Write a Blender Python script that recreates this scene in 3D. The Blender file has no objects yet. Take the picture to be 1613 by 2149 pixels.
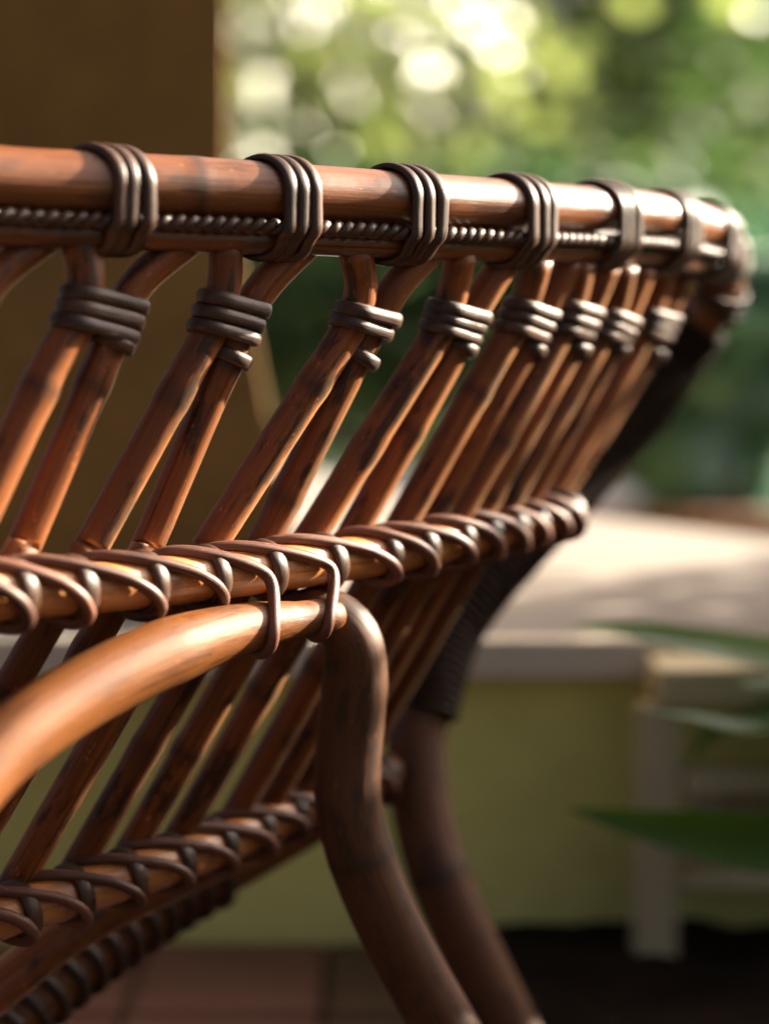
import bpy, math, random
import numpy as np
from mathutils import Vector, Matrix

R = math.radians
rng = random.Random(7)
nrg = np.random.default_rng(11)
scn = bpy.context.scene
COL = scn.collection

# ------------------------------------------------------------------ camera
F = 3800.0                    # focal length in photo pixels (photo 1613 x 2149)
CX, CY = 806.5, 1074.5
EYE = 0.58
PITCH = math.atan((CY - 600.0) / F)
cam_d = bpy.data.cameras.new('camera')
cam = bpy.data.objects.new('camera', cam_d)
COL.objects.link(cam)
cam.location = (0, 0, EYE)
cam.rotation_euler = (R(90) - PITCH, 0, 0)
cam_d.sensor_fit = 'VERTICAL'
cam_d.sensor_height = 36.0
cam_d.sensor_width = 36.0
cam_d.lens = F / 2149.0 * 36.0
cam_d.clip_start = 0.02
cam_d.clip_end = 400
cam_d.dof.use_dof = True
cam_d.dof.focus_distance = 0.975
cam_d.dof.aperture_fstop = 2.35
cam_d.dof.aperture_ratio = 0.72
scn.camera = cam

# ------------------------------------------------------------------ light
SUN_EL, SUN_AZ = 22.0, 27.0     # azimuth: degrees behind the picture plane, from the right
sd = Vector((math.cos(R(SUN_EL)) * math.cos(R(SUN_AZ)),
             math.cos(R(SUN_EL)) * math.sin(R(SUN_AZ)), math.sin(R(SUN_EL))))
world = bpy.data.worlds.new('World')
scn.world = world
world.use_nodes = True
wn = world.node_tree
bg = wn.nodes['Background']
sky = wn.nodes.new('ShaderNodeTexSky')
sky.sky_type = 'NISHITA'
sky.sun_disc = False
sky.sun_elevation = R(SUN_EL)
sky.sun_rotation = math.atan2(sd.x, sd.y)
sky.air_density = 0.15
sky.dust_density = 10.0
sky.ozone_density = 0.0
wn.links.new(sky.outputs[0], bg.inputs[0])
bg.inputs[1].default_value = 0.056
sun_d = bpy.data.lights.new('sun', 'SUN')
sun_d.energy = 5.0
sun_d.angle = R(0.5)
sun_d.color = (1.0, 0.86, 0.66)
sun = bpy.data.objects.new('sun', sun_d)
COL.objects.link(sun)
sun.location = sd * 10
sun.rotation_euler = (-sd).to_track_quat('-Z', 'Y').to_euler()

scn.view_settings.view_transform = 'Standard'
scn.view_settings.look = 'None'
scn.view_settings.gamma = 1.0
scn.view_settings.exposure = 2.5
scn.view_settings.use_curve_mapping = False
scn.render.engine = 'CYCLES'
scn.cycles.use_denoising = True
scn.cycles.denoising_prefilter = 'ACCURATE'
scn.cycles.max_bounces = 8
scn.cycles.sample_clamp_indirect = 8.0

# ------------------------------------------------------------------ helpers
FWD = Vector((0, math.cos(PITCH), -math.sin(PITCH)))
UP = Vector((0, math.sin(PITCH), math.cos(PITCH)))
RIGHT = Vector((1, 0, 0))
CAM = Vector((0, 0, EYE))

def at(px, py, d):
    return CAM + FWD * d + RIGHT * ((px - CX) / F * d) - UP * ((py - CY) / F * d)

def interp(tab, x):
    xs = [t[0] for t in tab]
    return float(np.interp(x, xs, [t[1] for t in tab]))

def catmull(pts, step):
    """resample a polyline of vectors as a smooth curve with about `step` metres between points"""
    P = [Vector(p) for p in pts]
    P = [P[0] * 2 - P[1]] + P + [P[-1] * 2 - P[-2]]
    out = []
    for i in range(1, len(P) - 2):
        a, b, c, d = P[i - 1], P[i], P[i + 1], P[i + 2]
        n = max(2, int(math.ceil((c - b).length / step)))
        for k in range(n):
            t = k / n
            out.append(0.5 * ((2 * b) + (c - a) * t + (2 * a - 5 * b + 4 * c - d) * t * t
                              + (3 * b - a - 3 * c + d) * t ** 3))
    out.append(P[-2].copy())
    return out

def arclen(pts):
    s = [0.0]
    for a, b in zip(pts, pts[1:]):
        s.append(s[-1] + (b - a).length)
    return s

def frames(pts, closed=False):
    n = len(pts)
    T = []
    for i in range(n):
        if closed:
            t = pts[(i + 1) % n] - pts[i - 1]
        else:
            t = pts[min(i + 1, n - 1)] - pts[max(i - 1, 0)]
        T.append(t.normalized())
    ref = Vector((0, 0, 1)) if abs(T[0].z) < 0.9 else Vector((0, 1, 0))
    N = [(ref - T[0] * ref.dot(T[0])).normalized()]
    for i in range(1, n):
        v = N[-1] - T[i] * N[-1].dot(T[i])
        N.append(v.normalized())
    if closed:
        # spread the twist error round the loop
        v = N[-1] - T[0] * N[-1].dot(T[0]); v.normalize()
        ang = math.atan2(v.cross(N[0]).dot(T[0]), v.dot(N[0]))
        for i in range(n):
            N[i] = Matrix.Rotation(ang * i / n, 3, T[i]) @ N[i]
    return T, N

def tube_mesh(name, pts, rad, sides=16, closed=False, nodes=(), node_amp=0.0009, flat=None, wob=0.0, seed=0):
    """tube along pts. rad: number or list. nodes: arc positions of rattan joints.
    flat=(list of outward vectors, k): thickness along outward scaled by k."""
    n = len(pts)
    T, N = frames(pts, closed)
    S = arclen(pts)
    if not isinstance(rad, (list, tuple)):
        rad = [rad] * n
    r0 = random.Random(seed)
    ph = [r0.uniform(0, 6.28) for _ in range(4)]
    V, PC, ND = [], [], []
    for i in range(n):
        b = T[i].cross(N[i])
        nd = 0.0
        nb = 0.0
        for q in nodes:
            u = (S[i] - q)
            nd += math.exp(-(u / 0.0042) ** 2)
            nb += math.exp(-(u / 0.006) ** 2)
        rr = rad[i] + node_amp * nb
        for k in range(sides):
            a = 2 * math.pi * k / sides
            w = 1 + wob * (math.sin(2 * a + ph[0] + S[i] * 9) + math.sin(3 * a + ph[1] - S[i] * 14) * 0.6
                           + 0.8 * math.sin(S[i] * 31 + ph[2]))
            off = (N[i] * math.cos(a) + b * math.sin(a)) * (rr * w)
            if flat is not None:
                o = flat[0][i]
                off = off + o * (off.dot(o) * (flat[1] - 1))
            V.append(pts[i] + off)
            PC.append((rad[i] * math.cos(a), rad[i] * math.sin(a), S[i]))
            ND.append(nd)
    Fc = []
    m = n if closed else n - 1
    for i in range(m):
        j = (i + 1) % n
        for k in range(sides):
            k2 = (k + 1) % sides
            Fc.append((i * sides + k, i * sides + k2, j * sides + k2, j * sides + k))
    if not closed:
        Fc.append(tuple(reversed(range(sides))))
        Fc.append(tuple((n - 1) * sides + k for k in range(sides)))
    return finish(name, V, Fc, PC, ND, smooth=True)

def finish(name, V, Fc, PC=None, ND=None, smooth=False):
    me = bpy.data.meshes.new(name)
    me.from_pydata([tuple(v) for v in V], [], Fc)
    if PC is not None:
        at1 = me.attributes.new('pc', 'FLOAT_VECTOR', 'POINT')
        at1.data.foreach_set('vector', np.array(PC, dtype=np.float32).ravel())
        at2 = me.attributes.new('node', 'FLOAT', 'POINT')
        at2.data.foreach_set('value', np.array(ND, dtype=np.float32))
    if smooth:
        me.polygons.foreach_set('use_smooth', [True] * len(me.polygons))
    me.update()
    return me

def link(name, me, mat, parent=None):
    o = bpy.data.objects.new(name, me)
    COL.objects.link(o)
    if mat is not None and me is not None and len(me.materials) == 0:
        me.materials.append(mat)
    if parent is not None:
        o.parent = parent
        o.matrix_parent_inverse = Matrix.Translation(-parent.location)
    return o

def tag(o, label=None, cat=None, group=None, kind=None):
    if label: o['label'] = label
    if cat: o['category'] = cat
    if group: o['group'] = group
    if kind: o['kind'] = kind
    return o

def empty(name, loc):
    o = bpy.data.objects.new(name, None)
    o.empty_display_size = 0.05
    o.location = loc
    COL.objects.link(o)
    return o

def box_mesh(name, x0, x1, y0, y1, z0, z1, bev=0.0):
    b = min(bev, (x1 - x0) / 3, (y1 - y0) / 3, (z1 - z0) / 3)
    if b <= 0:
        V = [(x, y, z) for z in (z0, z1) for y in (y0, y1) for x in (x0, x1)]
        Fc = [(0, 2, 3, 1), (4, 5, 7, 6), (0, 1, 5, 4), (2, 6, 7, 3), (0, 4, 6, 2), (1, 3, 7, 5)]
        return finish(name, V, Fc)
    import bmesh
    bm = bmesh.new()
    bmesh.ops.create_cube(bm, size=1)
    for v in bm.verts:
        v.co = Vector(((x0 + x1) / 2 + v.co.x * (x1 - x0), (y0 + y1) / 2 + v.co.y * (y1 - y0),
                       (z0 + z1) / 2 + v.co.z * (z1 - z0)))
    bmesh.ops.bevel(bm, geom=bm.edges[:], offset=b, segments=2, affect='EDGES', profile=0.6)
    me = bpy.data.meshes.new(name)
    bm.to_mesh(me); bm.free()
    return me

# ------------------------------------------------------------------ materials
def new_mat(name):
    m = bpy.data.materials.new(name)
    m.use_nodes = True
    nt = m.node_tree
    return m, nt, nt.nodes['Principled BSDF']

def N_(nt, t, **kw):
    n = nt.nodes.new(t)
    for k, v in kw.items():
        setattr(n, k, v)
    return n

def ramp(nt, fac, stops):
    r = N_(nt, 'ShaderNodeValToRGB')
    el = r.color_ramp.elements
    el[0].position, el[0].color = stops[0][0], (*stops[0][1], 1)
    el[1].position, el[1].color = stops[-1][0], (*stops[-1][1], 1)
    for p, c in stops[1:-1]:
        e = el.new(p); e.color = (*c, 1)
    nt.links.new(fac, r.inputs[0])
    return r.outputs[0]

def mix(nt, fac, a, b, mode='MIX'):
    m = N_(nt, 'ShaderNodeMix', data_type='RGBA', blend_type=mode)
    for s, v in ((m.inputs[0], fac), (m.inputs[6], a), (m.inputs[7], b)):
        if hasattr(v, 'links') or hasattr(v, 'is_linked'):
            nt.links.new(v, s)
        else:
            s.default_value = v if isinstance(v, (int, float)) else (*v, 1)
    return m.outputs[2]

def math_n(nt, op, a, b=0.0):
    m = N_(nt, 'ShaderNodeMath', operation=op)
    for s, v in zip(m.inputs, (a, b)):
        if isinstance(v, (int, float)): s.default_value = v
        else: nt.links.new(v, s)
    return m.outputs[0]

def pole_noise(nt, sc_r, sc_z, detail=4, rough=0.6):
    """noise stretched along the pole (attribute pc: x,y round the pole, z along it, metres)"""
    a = N_(nt, 'ShaderNodeAttribute', attribute_name='pc')
    oi = N_(nt, 'ShaderNodeObjectInfo')
    mp = N_(nt, 'ShaderNodeVectorMath', operation='MULTIPLY')
    nt.links.new(a.outputs['Vector'], mp.inputs[0])
    mp.inputs[1].default_value = (sc_r, sc_r, sc_z)
    ad = N_(nt, 'ShaderNodeVectorMath', operation='ADD')
    nt.links.new(mp.outputs[0], ad.inputs[0])
    cb = N_(nt, 'ShaderNodeCombineXYZ')
    k = math_n(nt, 'MULTIPLY', oi.outputs['Random'], 57.0)
    nt.links.new(k, cb.inputs[0]); nt.links.new(k, cb.inputs[2])
    nt.links.new(cb.outputs[0], ad.inputs[1])
    n = N_(nt, 'ShaderNodeTexNoise')
    n.inputs['Scale'].default_value = 1.0
    n.inputs['Detail'].default_value = detail
    n.inputs['Roughness'].default_value = rough
    nt.links.new(ad.outputs[0], n.inputs['Vector'])
    return n.outputs['Fac'], oi.outputs['Random']

def rattan(name, light, mid, dark, rough=0.36, coat=0.5, blot=0.55, coat_rough=0.16, bump=0.25, node_dark=0.75, speck=0.0, sheen=0.0, spec=.55):
    m, nt, p = new_mat(name)
    fib, rnd = pole_noise(nt, 420, 5, 5, 0.75)
    blo, _ = pole_noise(nt, 85, 22, 5, 0.65)
    lng, _ = pole_noise(nt, 150, 2.5, 3, 0.6)
    c = ramp(nt, fib, [(0.34, dark), (0.41, mid), (0.50, light), (0.56, mid), (0.62, light), (0.70, mid)])
    f2 = ramp(nt, lng, [(0.38, (0, 0, 0)), (0.62, (1, 1, 1))])
    c = mix(nt, math_n(nt, 'MULTIPLY', f2, 0.7), c, mid)
    f1 = ramp(nt, blo, [(0.52, (0, 0, 0)), (0.61, (1, 1, 1))])
    c = mix(nt, math_n(nt, 'MULTIPLY', f1, blot), c, dark)
    chip, _ = pole_noise(nt, 330, 120, 3, 0.6)
    f3 = ramp(nt, chip, [(0.66, (0, 0, 0)), (0.70, (1, 1, 1))])
    c = mix(nt, math_n(nt, 'MULTIPLY', f3, 0.55), c, tuple(min(1, v * 1.9 + .02) for v in light))
    # per-pole tone
    tone = N_(nt, 'ShaderNodeMapRange')
    nt.links.new(rnd, tone.inputs[0])
    tone.inputs[3].default_value = 0.72; tone.inputs[4].default_value = 1.18
    hs = N_(nt, 'ShaderNodeHueSaturation')
    nt.links.new(tone.outputs[0], hs.inputs['Value'])
    hs.inputs['Saturation'].default_value = 1.0
    nt.links.new(c, hs.inputs['Color'])
    nd = N_(nt, 'ShaderNodeAttribute', attribute_name='node')
    c = mix(nt, math_n(nt, 'MULTIPLY', nd.outputs['Fac'], node_dark), hs.outputs[0], dark)
    if speck > 0:
        s, _ = pole_noise(nt, 420, 240, 1, 0.5)
        fs = ramp(nt, s, [(0.70, (0, 0, 0)), (0.76, (1, 1, 1))])
        c = mix(nt, math_n(nt, 'MULTIPLY', fs, speck), c, (0.03, 0.014, 0.008))
    nt.links.new(c, p.inputs['Base Color'])
    rr = N_(nt, 'ShaderNodeMapRange')
    nt.links.new(fib, rr.inputs[0])
    rr.inputs[1].default_value = 0.3; rr.inputs[2].default_value = 0.7
    rr.inputs[3].default_value = rough - 0.08; rr.inputs[4].default_value = rough + 0.12
    nt.links.new(rr.outputs[0], p.inputs['Roughness'])
    p.inputs['Coat Weight'].default_value = coat
    p.inputs['Coat Roughness'].default_value = coat_rough
    p.inputs['Coat IOR'].default_value = 1.45
    p.inputs['Specular IOR Level'].default_value = spec
    p.inputs['Sheen Weight'].default_value = sheen
    p.inputs['Sheen Roughness'].default_value = 0.35
    p.inputs['Sheen Tint'].default_value = (1.0, 0.66, 0.36, 1)
    bp = N_(nt, 'ShaderNodeBump')
    bp.inputs['Strength'].default_value = bump
    bp.inputs['Distance'].default_value = 0.0006
    hb = math_n(nt, 'ADD', fib, math_n(nt, 'MULTIPLY', blo, 0.8))
    nt.links.new(hb, bp.inputs['Height'])
    nt.links.new(bp.outputs[0], p.inputs['Normal'])
    nt.links.new(bp.outputs[0], p.inputs['Coat Normal'])
    return m

M = {}
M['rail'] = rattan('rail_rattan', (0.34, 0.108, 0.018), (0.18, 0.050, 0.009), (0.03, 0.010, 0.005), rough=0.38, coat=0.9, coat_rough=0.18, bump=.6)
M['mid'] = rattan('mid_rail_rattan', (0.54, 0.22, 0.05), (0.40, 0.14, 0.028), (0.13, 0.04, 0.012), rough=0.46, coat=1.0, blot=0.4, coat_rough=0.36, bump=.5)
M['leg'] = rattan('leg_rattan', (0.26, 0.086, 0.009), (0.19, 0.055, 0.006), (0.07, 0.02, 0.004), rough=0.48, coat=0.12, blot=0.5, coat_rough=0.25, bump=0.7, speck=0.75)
M['shaded_leg'] = rattan('shaded_leg_rattan', (0.135, 0.045, 0.008), (0.082, 0.026, 0.005), (0.014, 0.005, 0.003), rough=0.55, coat=0.05, blot=0.6, coat_rough=0.3, bump=0.5)  # separate leg poles, base colour darkened to carry the shade on them
M['slat'] = rattan('slat_rattan', (0.29, 0.088, 0.016), (0.145, 0.038, 0.008), (0.018, 0.006, 0.003), rough=0.42, coat=0.1, blot=0.85, coat_rough=0.3, bump=0.6, sheen=.5, spec=.35)
M['cord'] = rattan('binding_cane', (0.088, 0.038, 0.019), (0.046, 0.020, 0.010), (0.016, 0.008, 0.005), rough=0.44, coat=0.22, spec=.45, blot=0.6, coat_rough=0.34, bump=0.8)
M['coil'] = rattan('coil_cane', (0.032, 0.016, 0.008), (0.02, 0.010, 0.005), (0.008, 0.005, 0.003), rough=0.65, coat=0.0, blot=0.5, bump=0.5, spec=.15)
M['lash'] = rattan('lashing_cane', (0.20, 0.083, 0.052), (0.12, 0.048, 0.030), (0.05, 0.02, 0.013), rough=0.46, coat=0.08, spec=.4, blot=0.5, coat_rough=0.3, bump=0.8)

def plain(name, col, rough=0.8, var=0.25, scale=6.0, bump=0.2, spec=0.3, dist=0.01):
    m, nt, p = new_mat(name)
    tc = N_(nt, 'ShaderNodeTexCoord')
    n1 = N_(nt, 'ShaderNodeTexNoise'); n1.inputs['Scale'].default_value = scale
    n1.inputs['Detail'].default_value = 6
    n2 = N_(nt, 'ShaderNodeTexNoise'); n2.inputs['Scale'].default_value = scale * 9
    n2.inputs['Detail'].default_value = 4
    nt.links.new(tc.outputs['Object'], n1.inputs['Vector'])
    nt.links.new(tc.outputs['Object'], n2.inputs['Vector'])
    oi = N_(nt, 'ShaderNodeObjectInfo')
    f = math_n(nt, 'ADD', math_n(nt, 'MULTIPLY', n1.outputs['Fac'], 0.7), math_n(nt, 'MULTIPLY', n2.outputs['Fac'], 0.3))
    lo = tuple(c * (1 - var) for c in col); hi = tuple(min(1, c * (1 + var)) for c in col)
    c = ramp(nt, f, [(0.3, lo), (0.7, hi)])
    nt.links.new(c, p.inputs['Base Color'])
    p.inputs['Roughness'].default_value = rough
    p.inputs['Specular IOR Level'].default_value = spec
    b = N_(nt, 'ShaderNodeBump'); b.inputs['Strength'].default_value = bump; b.inputs['Distance'].default_value = dist
    nt.links.new(n2.outputs['Fac'], b.inputs['Height'])
    nt.links.new(b.outputs[0], p.inputs['Normal'])
    return m

def leaf_mat(name, col, trans, rough=0.35, tw=0.5, var=0.25):
    m, nt, p = new_mat(name)
    out = nt.nodes['Material Output']
    ge = N_(nt, 'ShaderNodeNewGeometry')
    hs = N_(nt, 'ShaderNodeHueSaturation')
    mr = N_(nt, 'ShaderNodeMapRange')
    nt.links.new(ge.outputs['Random Per Island'], mr.inputs[0])
    mr.inputs[3].default_value = 1 - var; mr.inputs[4].default_value = 1 + var
    mh = N_(nt, 'ShaderNodeMapRange')
    nt.links.new(ge.outputs['Random Per Island'], mh.inputs[0])
    mh.inputs[3].default_value = 0.515; mh.inputs[4].default_value = 0.485
    hs.inputs['Color'].default_value = (*col, 1)
    nt.links.new(mr.outputs[0], hs.inputs['Value'])
    nt.links.new(mh.outputs[0], hs.inputs['Hue'])
    nt.links.new(hs.outputs[0], p.inputs['Base Color'])
    p.inputs['Roughness'].default_value = rough
    p.inputs['Specular IOR Level'].default_value = 0.5
    t = N_(nt, 'ShaderNodeBsdfTranslucent')
    hs2 = N_(nt, 'ShaderNodeHueSaturation')
    hs2.inputs['Color'].default_value = (*trans, 1)
    nt.links.new(mr.outputs[0], hs2.inputs['Value'])
    nt.links.new(mh.outputs[0], hs2.inputs['Hue'])
    nt.links.new(hs2.outputs[0], t.inputs['Color'])
    ms = N_(nt, 'ShaderNodeMixShader'); ms.inputs[0].default_value = tw
    nt.links.new(p.outputs[0], ms.inputs[1]); nt.links.new(t.outputs[0], ms.inputs[2])
    nt.links.new(ms.outputs[0], out.inputs['Surface'])
    return m

M['olive'] = plain('olive_render', (0.90, 0.84, 0.27), 0.85, 0.18, 3.0)
M['pale'] = plain('pale_stone', (0.235, 0.215, 0.195), 0.7, 0.10, 4.0)
M['nosing'] = plain('cream_nosing', (0.80, 0.72, 0.56), 0.7, 0.1, 4.0)
M['pillar'] = plain('brown_pillar_render', (0.23, 0.125, 0.032), 0.8, 0.35, 2.0)
M['tile'] = plain('terracotta_tile', (0.10, 0.055, 0.032), 0.55, 0.3, 5.0)
M['tile_pink'] = plain('pink_tile', (0.19, 0.085, 0.06), 0.5, 0.25, 5.0)
M['tile_brown'] = plain('brown_tile', (0.08, 0.055, 0.028), 0.6, 0.3, 5.0)
M['mortar'] = plain('floor_mortar', (0.085, 0.055, 0.033), 0.9, 0.2, 9.0)
M['soil'] = plain('dark_soil', (0.022, 0.015, 0.010), 0.95, 0.5, 14.0, 0.6, 0.1)
M['earth'] = plain('garden_ground', (0.045, 0.05, 0.03), 0.95, 0.5, 2.0, 0.5, 0.1)
M['path'] = plain('grey_path', (0.070, 0.064, 0.085), 0.8, 0.15, 2.0)
M['redbrick'] = plain('red_brown_edging', (0.16, 0.075, 0.055), 0.85, 0.35, 8.0)
M['white'] = plain('white_painted_wood', (0.66, 0.58, 0.36), 0.5, 0.08, 6.0, 0.1)
M['cream'] = plain('cream_glaze', (0.5, 0.42, 0.29), 0.3, 0.1, 5.0, 0.05, 0.5)
M['bark'] = plain('stem_bark', (0.07, 0.05, 0.03), 0.9, 0.3, 12.0)
M['leaf_y'] = leaf_mat('yellow_green_leaf', (0.09, 0.11, 0.04), (0.16, 0.20, 0.06), 0.35, 0.5)
M['leaf_g'] = leaf_mat('mid_green_leaf', (0.055, 0.085, 0.035), (0.11, 0.20, 0.05), 0.5, 0.45)
M['leaf_d'] = leaf_mat('dark_green_leaf', (0.045, 0.09, 0.042), (0.08, 0.18, 0.06), 0.5, 0.35)
M['leaf_t'] = leaf_mat('blue_green_leaf', (0.07, 0.15, 0.12), (0.09, 0.2, 0.13), 0.38, 0.3)
M['blade'] = leaf_mat('strap_leaf', (0.045, 0.12, 0.010), (0.08, 0.22, 0.01), 0.45, 0.4, 0.15)

# ------------------------------------------------------------------ the setting
def pxw(px, py, y):   # point on the vertical plane at distance y
    t = math.tan(PITCH + math.atan((py - CY) / F))
    z = EYE - y * t
    d = y * math.cos(PITCH) + (EYE - z) * math.sin(PITCH)
    return Vector(((px - CX) / F * d, y, z))
def sheet(name, x0, x1, y0, y1, z, mat):
    me = finish(name, [(x0, y0, z), (x1, y0, z), (x1, y1, z), (x0, y1, z)], [(0, 1, 2, 3)])
    return tag(link(name, me, mat), kind='structure')

sheet('ground', -120, 120, -40, 160, -0.02, M['earth'])
WALL_Y = EYE * math.cos(PITCH) / math.tan(PITCH + math.atan((1960 - CY) / F)) / math.cos(PITCH)
WALL_Y = EYE / math.tan(PITCH + math.atan((1960 - CY) / F))        # where the floor meets the wall face
WALL_H = EYE - WALL_Y * math.tan(PITCH + math.atan((1400 - CY) / F)) + 0.030
floor = sheet('floor', -2.2, 2.2, -1.2, WALL_Y - 0.002, -0.012, M['mortar'])
TS = 0.16
tile_me = {}
for k in ('tile', 'tile_pink', 'tile_brown'):
    tile_me[k] = box_mesh('floor_tile', -TS / 2 + .003, TS / 2 - .003, -TS / 2 + .003, TS / 2 - .003, -0.011, 0.0, 0.003)
    tile_me[k].materials.append(M[k])
for j in range(-3, 4):
    for i in range(-9, 10):
        x, y = i * TS + 0.03, WALL_Y - 0.02 - TS / 2 - (j + 3) * TS
        k = rng.choices(('tile', 'tile_pink', 'tile_brown'), (5, 1.6, 3))[0]
        o = link('floor_tile', tile_me[k], None, floor)
        o.location = (x, y, 0)
        o.rotation_euler = (rng.gauss(0, .004), rng.gauss(0, .004), rng.gauss(0, .006))
bed_x = at(1010, 2000, 1.5).x
soil = finish('garden_bed', *(lambda g: (g[0], g[1]))((
    [(bed_x + 2.0 * i / 40, 1.30 + (WALL_Y - 0.004 - 1.30) * j / 14,
      0.010 + 0.008 * math.sin(i * 1.9 + j) * math.sin(j * 1.3 + i * .4) + rng.uniform(0, .006))
     for j in range(15) for i in range(41)],
    [(j * 41 + i, j * 41 + i + 1, (j + 1) * 41 + i + 1, (j + 1) * 41 + i) for j in range(14) for i in range(40)])))
tag(link('garden_bed', soil, M['soil']), kind='structure')

# low wall with pale coping, its back edge running at a slant
wall = empty('low_wall', (0, WALL_Y, 0))
tag(wall, 'low olive rendered wall with a wide pale stone top behind the chair', 'wall')
yl = WALL_Y - 0.018
def back_y(px, py):
    t = math.tan(PITCH + math.atan((py - CY) / F)); y = (EYE - WALL_H) / t
    return y, (px - CX) / F * y
ya, xa = back_y(1150, 1120)
yb, xb = back_y(1613, 1245)
sl = (yb - ya) / (xb - xa)
def slab(name, x0, x1, z0, z1, ins=0.0):
    V = []
    for z in (z0, z1):
        for (x, y) in ((x0, yl + .009 + ins), (x1, yl + .009 + ins), (x1, max(yl + .15, ya + sl * (x1 - xa)) - ins), (x0, max(yl + .15, ya + sl * (x0 - xa)) - ins)):
            V.append((x, y, z))
    Fc = [(3, 2, 1, 0), (4, 5, 6, 7), (0, 1, 5, 4), (1, 2, 6, 5), (2, 3, 7, 6), (3, 0, 4, 7)]
    return finish(name, V, Fc)
xs = [-2.4, -1.6, -0.8, 0.02, 0.9, 1.6]
for a, b in zip(xs, xs[1:]):
    link('wall_face', slab('wall_face', a, b, -.02, WALL_H - .030, .0095), M['olive'], wall)
    link('coping_stone', slab('coping_stone', a + .002, b - .002, WALL_H - .029, WALL_H), M['pale'], wall)
    link('nosing', box_mesh('nosing', a + .002, b - .002, yl - .014, yl + .008, WALL_H - .034, WALL_H + .001, .004), M['nosing'], wall)

# pillar on the wall
pil = empty('pillar', (-0.7, WALL_Y + 0.25, WALL_H))
tag(pil, 'square brown rendered pillar with wider base standing on the low wall', 'pillar')
def pillar_mesh(name, zs, px, y0, hw, cr):
    # stacked rounded-square rings whose right front corner follows the pixel column px(z)
    V, Fc = [], []
    M4 = 7
    for z in zs:
        d = y0 * math.cos(PITCH) + (EYE - z) * math.sin(PITCH)
        w = hw + max(0, (px(z) - 478) / F * d)
        cx, cy = (478 - CX) / F * d - hw + 0.0, y0 + hw
        for q in range(4):
            for k in range(M4):
                a = math.pi / 2 * (q + k / (M4 - 1))
                ox, oy = ((1, 1), (-1, 1), (-1, -1), (1, -1))[q]
                v = Vector((ox * (w - cr) + cr * math.cos(a), oy * (w - cr) + cr * math.sin(a)))
                V.append((cx + v.x, cy + v.y, z))
    n = 4 * M4
    for i in range(len(zs) - 1):
        for k in range(n):
            k2 = (k + 1) % n
            Fc.append((i * n + k, i * n + k2, (i + 1) * n + k2, (i + 1) * n + k))
    Fc += [tuple(reversed(range(n))), tuple((len(zs) - 1) * n + k for k in range(n))]
    me = finish(name, V, Fc)
    c = Vector(((478 - CX) / F * y0, y0, 0))
    me.transform(Matrix.Translation(c) @ Matrix.Rotation(R(7), 4, 'Z') @ Matrix.Translation(-c))
    return me
def flare(z):
    t = min(1, max(0, (.665 - z) / .31))
    return 478 + t * 125
link('shaft', pillar_mesh('shaft', [.666, 1.2, 1.8, 2.4, 3.2], flare, WALL_Y + .16, .26, .003), M['pillar'], pil)
link('base', pillar_mesh('base', [WALL_H, .36, .55, .665], flare, WALL_Y + .16, .26, .003), M['pillar'], pil)

# path and brick edging beyond the wall
def gy(py, z=0.0): return (EYE - z) / math.tan(PITCH + math.atan((py - CY) / F))
sheet('path', -12, 14, gy(1085), gy(985), -0.006, M['path'])
edg = empty('brick_edging', (1.0, gy(1130), 0))
tag(edg, 'low red brown brick edging along the grey path behind the wall', 'edging')
bme = box_mesh('brick', -.1, .1, -.05, .05, -.015, .07, .008)
bme.materials.append(M['redbrick'])
y0 = gy(1120)
for i in range(26):
    o = link('brick', bme, None, edg)
    o.location = (-0.4 + i * 0.212, y0 - i * 0.03, 0.0)
    o.location = Vector(o.location) 
    o.rotation_euler = (0, 0, -0.14 + rng.gauss(0, .03))

# ------------------------------------------------------------------ the rattan chair
TOP_D = [(-1100, .75), (-250, .85), (0, .882), (235, .911), (590, .957), (850, 1.0), (1085, 1.055), (1265, 1.115), (1400, 1.175), (1500, 1.25)]
TOP_Y = [(-1100, 268), (-250, 352), (0, 378), (300, 390), (680, 409), (950, 426), (1180, 440), (1330, 449), (1440, 466), (1500, 492)]
MID_D = [(-1100, .70), (-350, .81), (0, .880), (300, .938), (600, 1.003), (900, 1.085), (1190, 1.20)]
MID_Y = [(-1100, 1335), (-350, 1272), (0, 1245), (150, 1236), (300, 1224), (450, 1208), (600, 1190), (750, 1170), (900, 1145), (1050, 1112), (1190, 1074)]
LOW_D = [(-1100, .84), (-350, .94), (0, 1.0), (300, 1.06), (500, 1.12), (690, 1.2), (900, 1.28)]
LOW_Y = [(-1100, 2262), (-350, 2030), (0, 1922), (150, 1875), (300, 1828), (450, 1775), (600, 1708), (690, 1668), (900, 1590)]

def rail_pts(tabd, taby, xs):
    return [at(x, interp(taby, x), interp(tabd, x)) for x in xs]

chair = empty('rattan_chair', (0.1, 1.1, 0.0))
tag(chair, 'dark lacquered rattan armchair with lashed poles on the terrace', 'chair')

def part(name, me, mat):
    return link(name, me, mat, chair)

def random_nodes(L, first, gap):
    out = []; s = first
    while s < L:
        out.append(s); s += gap * rng.uniform(.8, 1.2)
    return out

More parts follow.
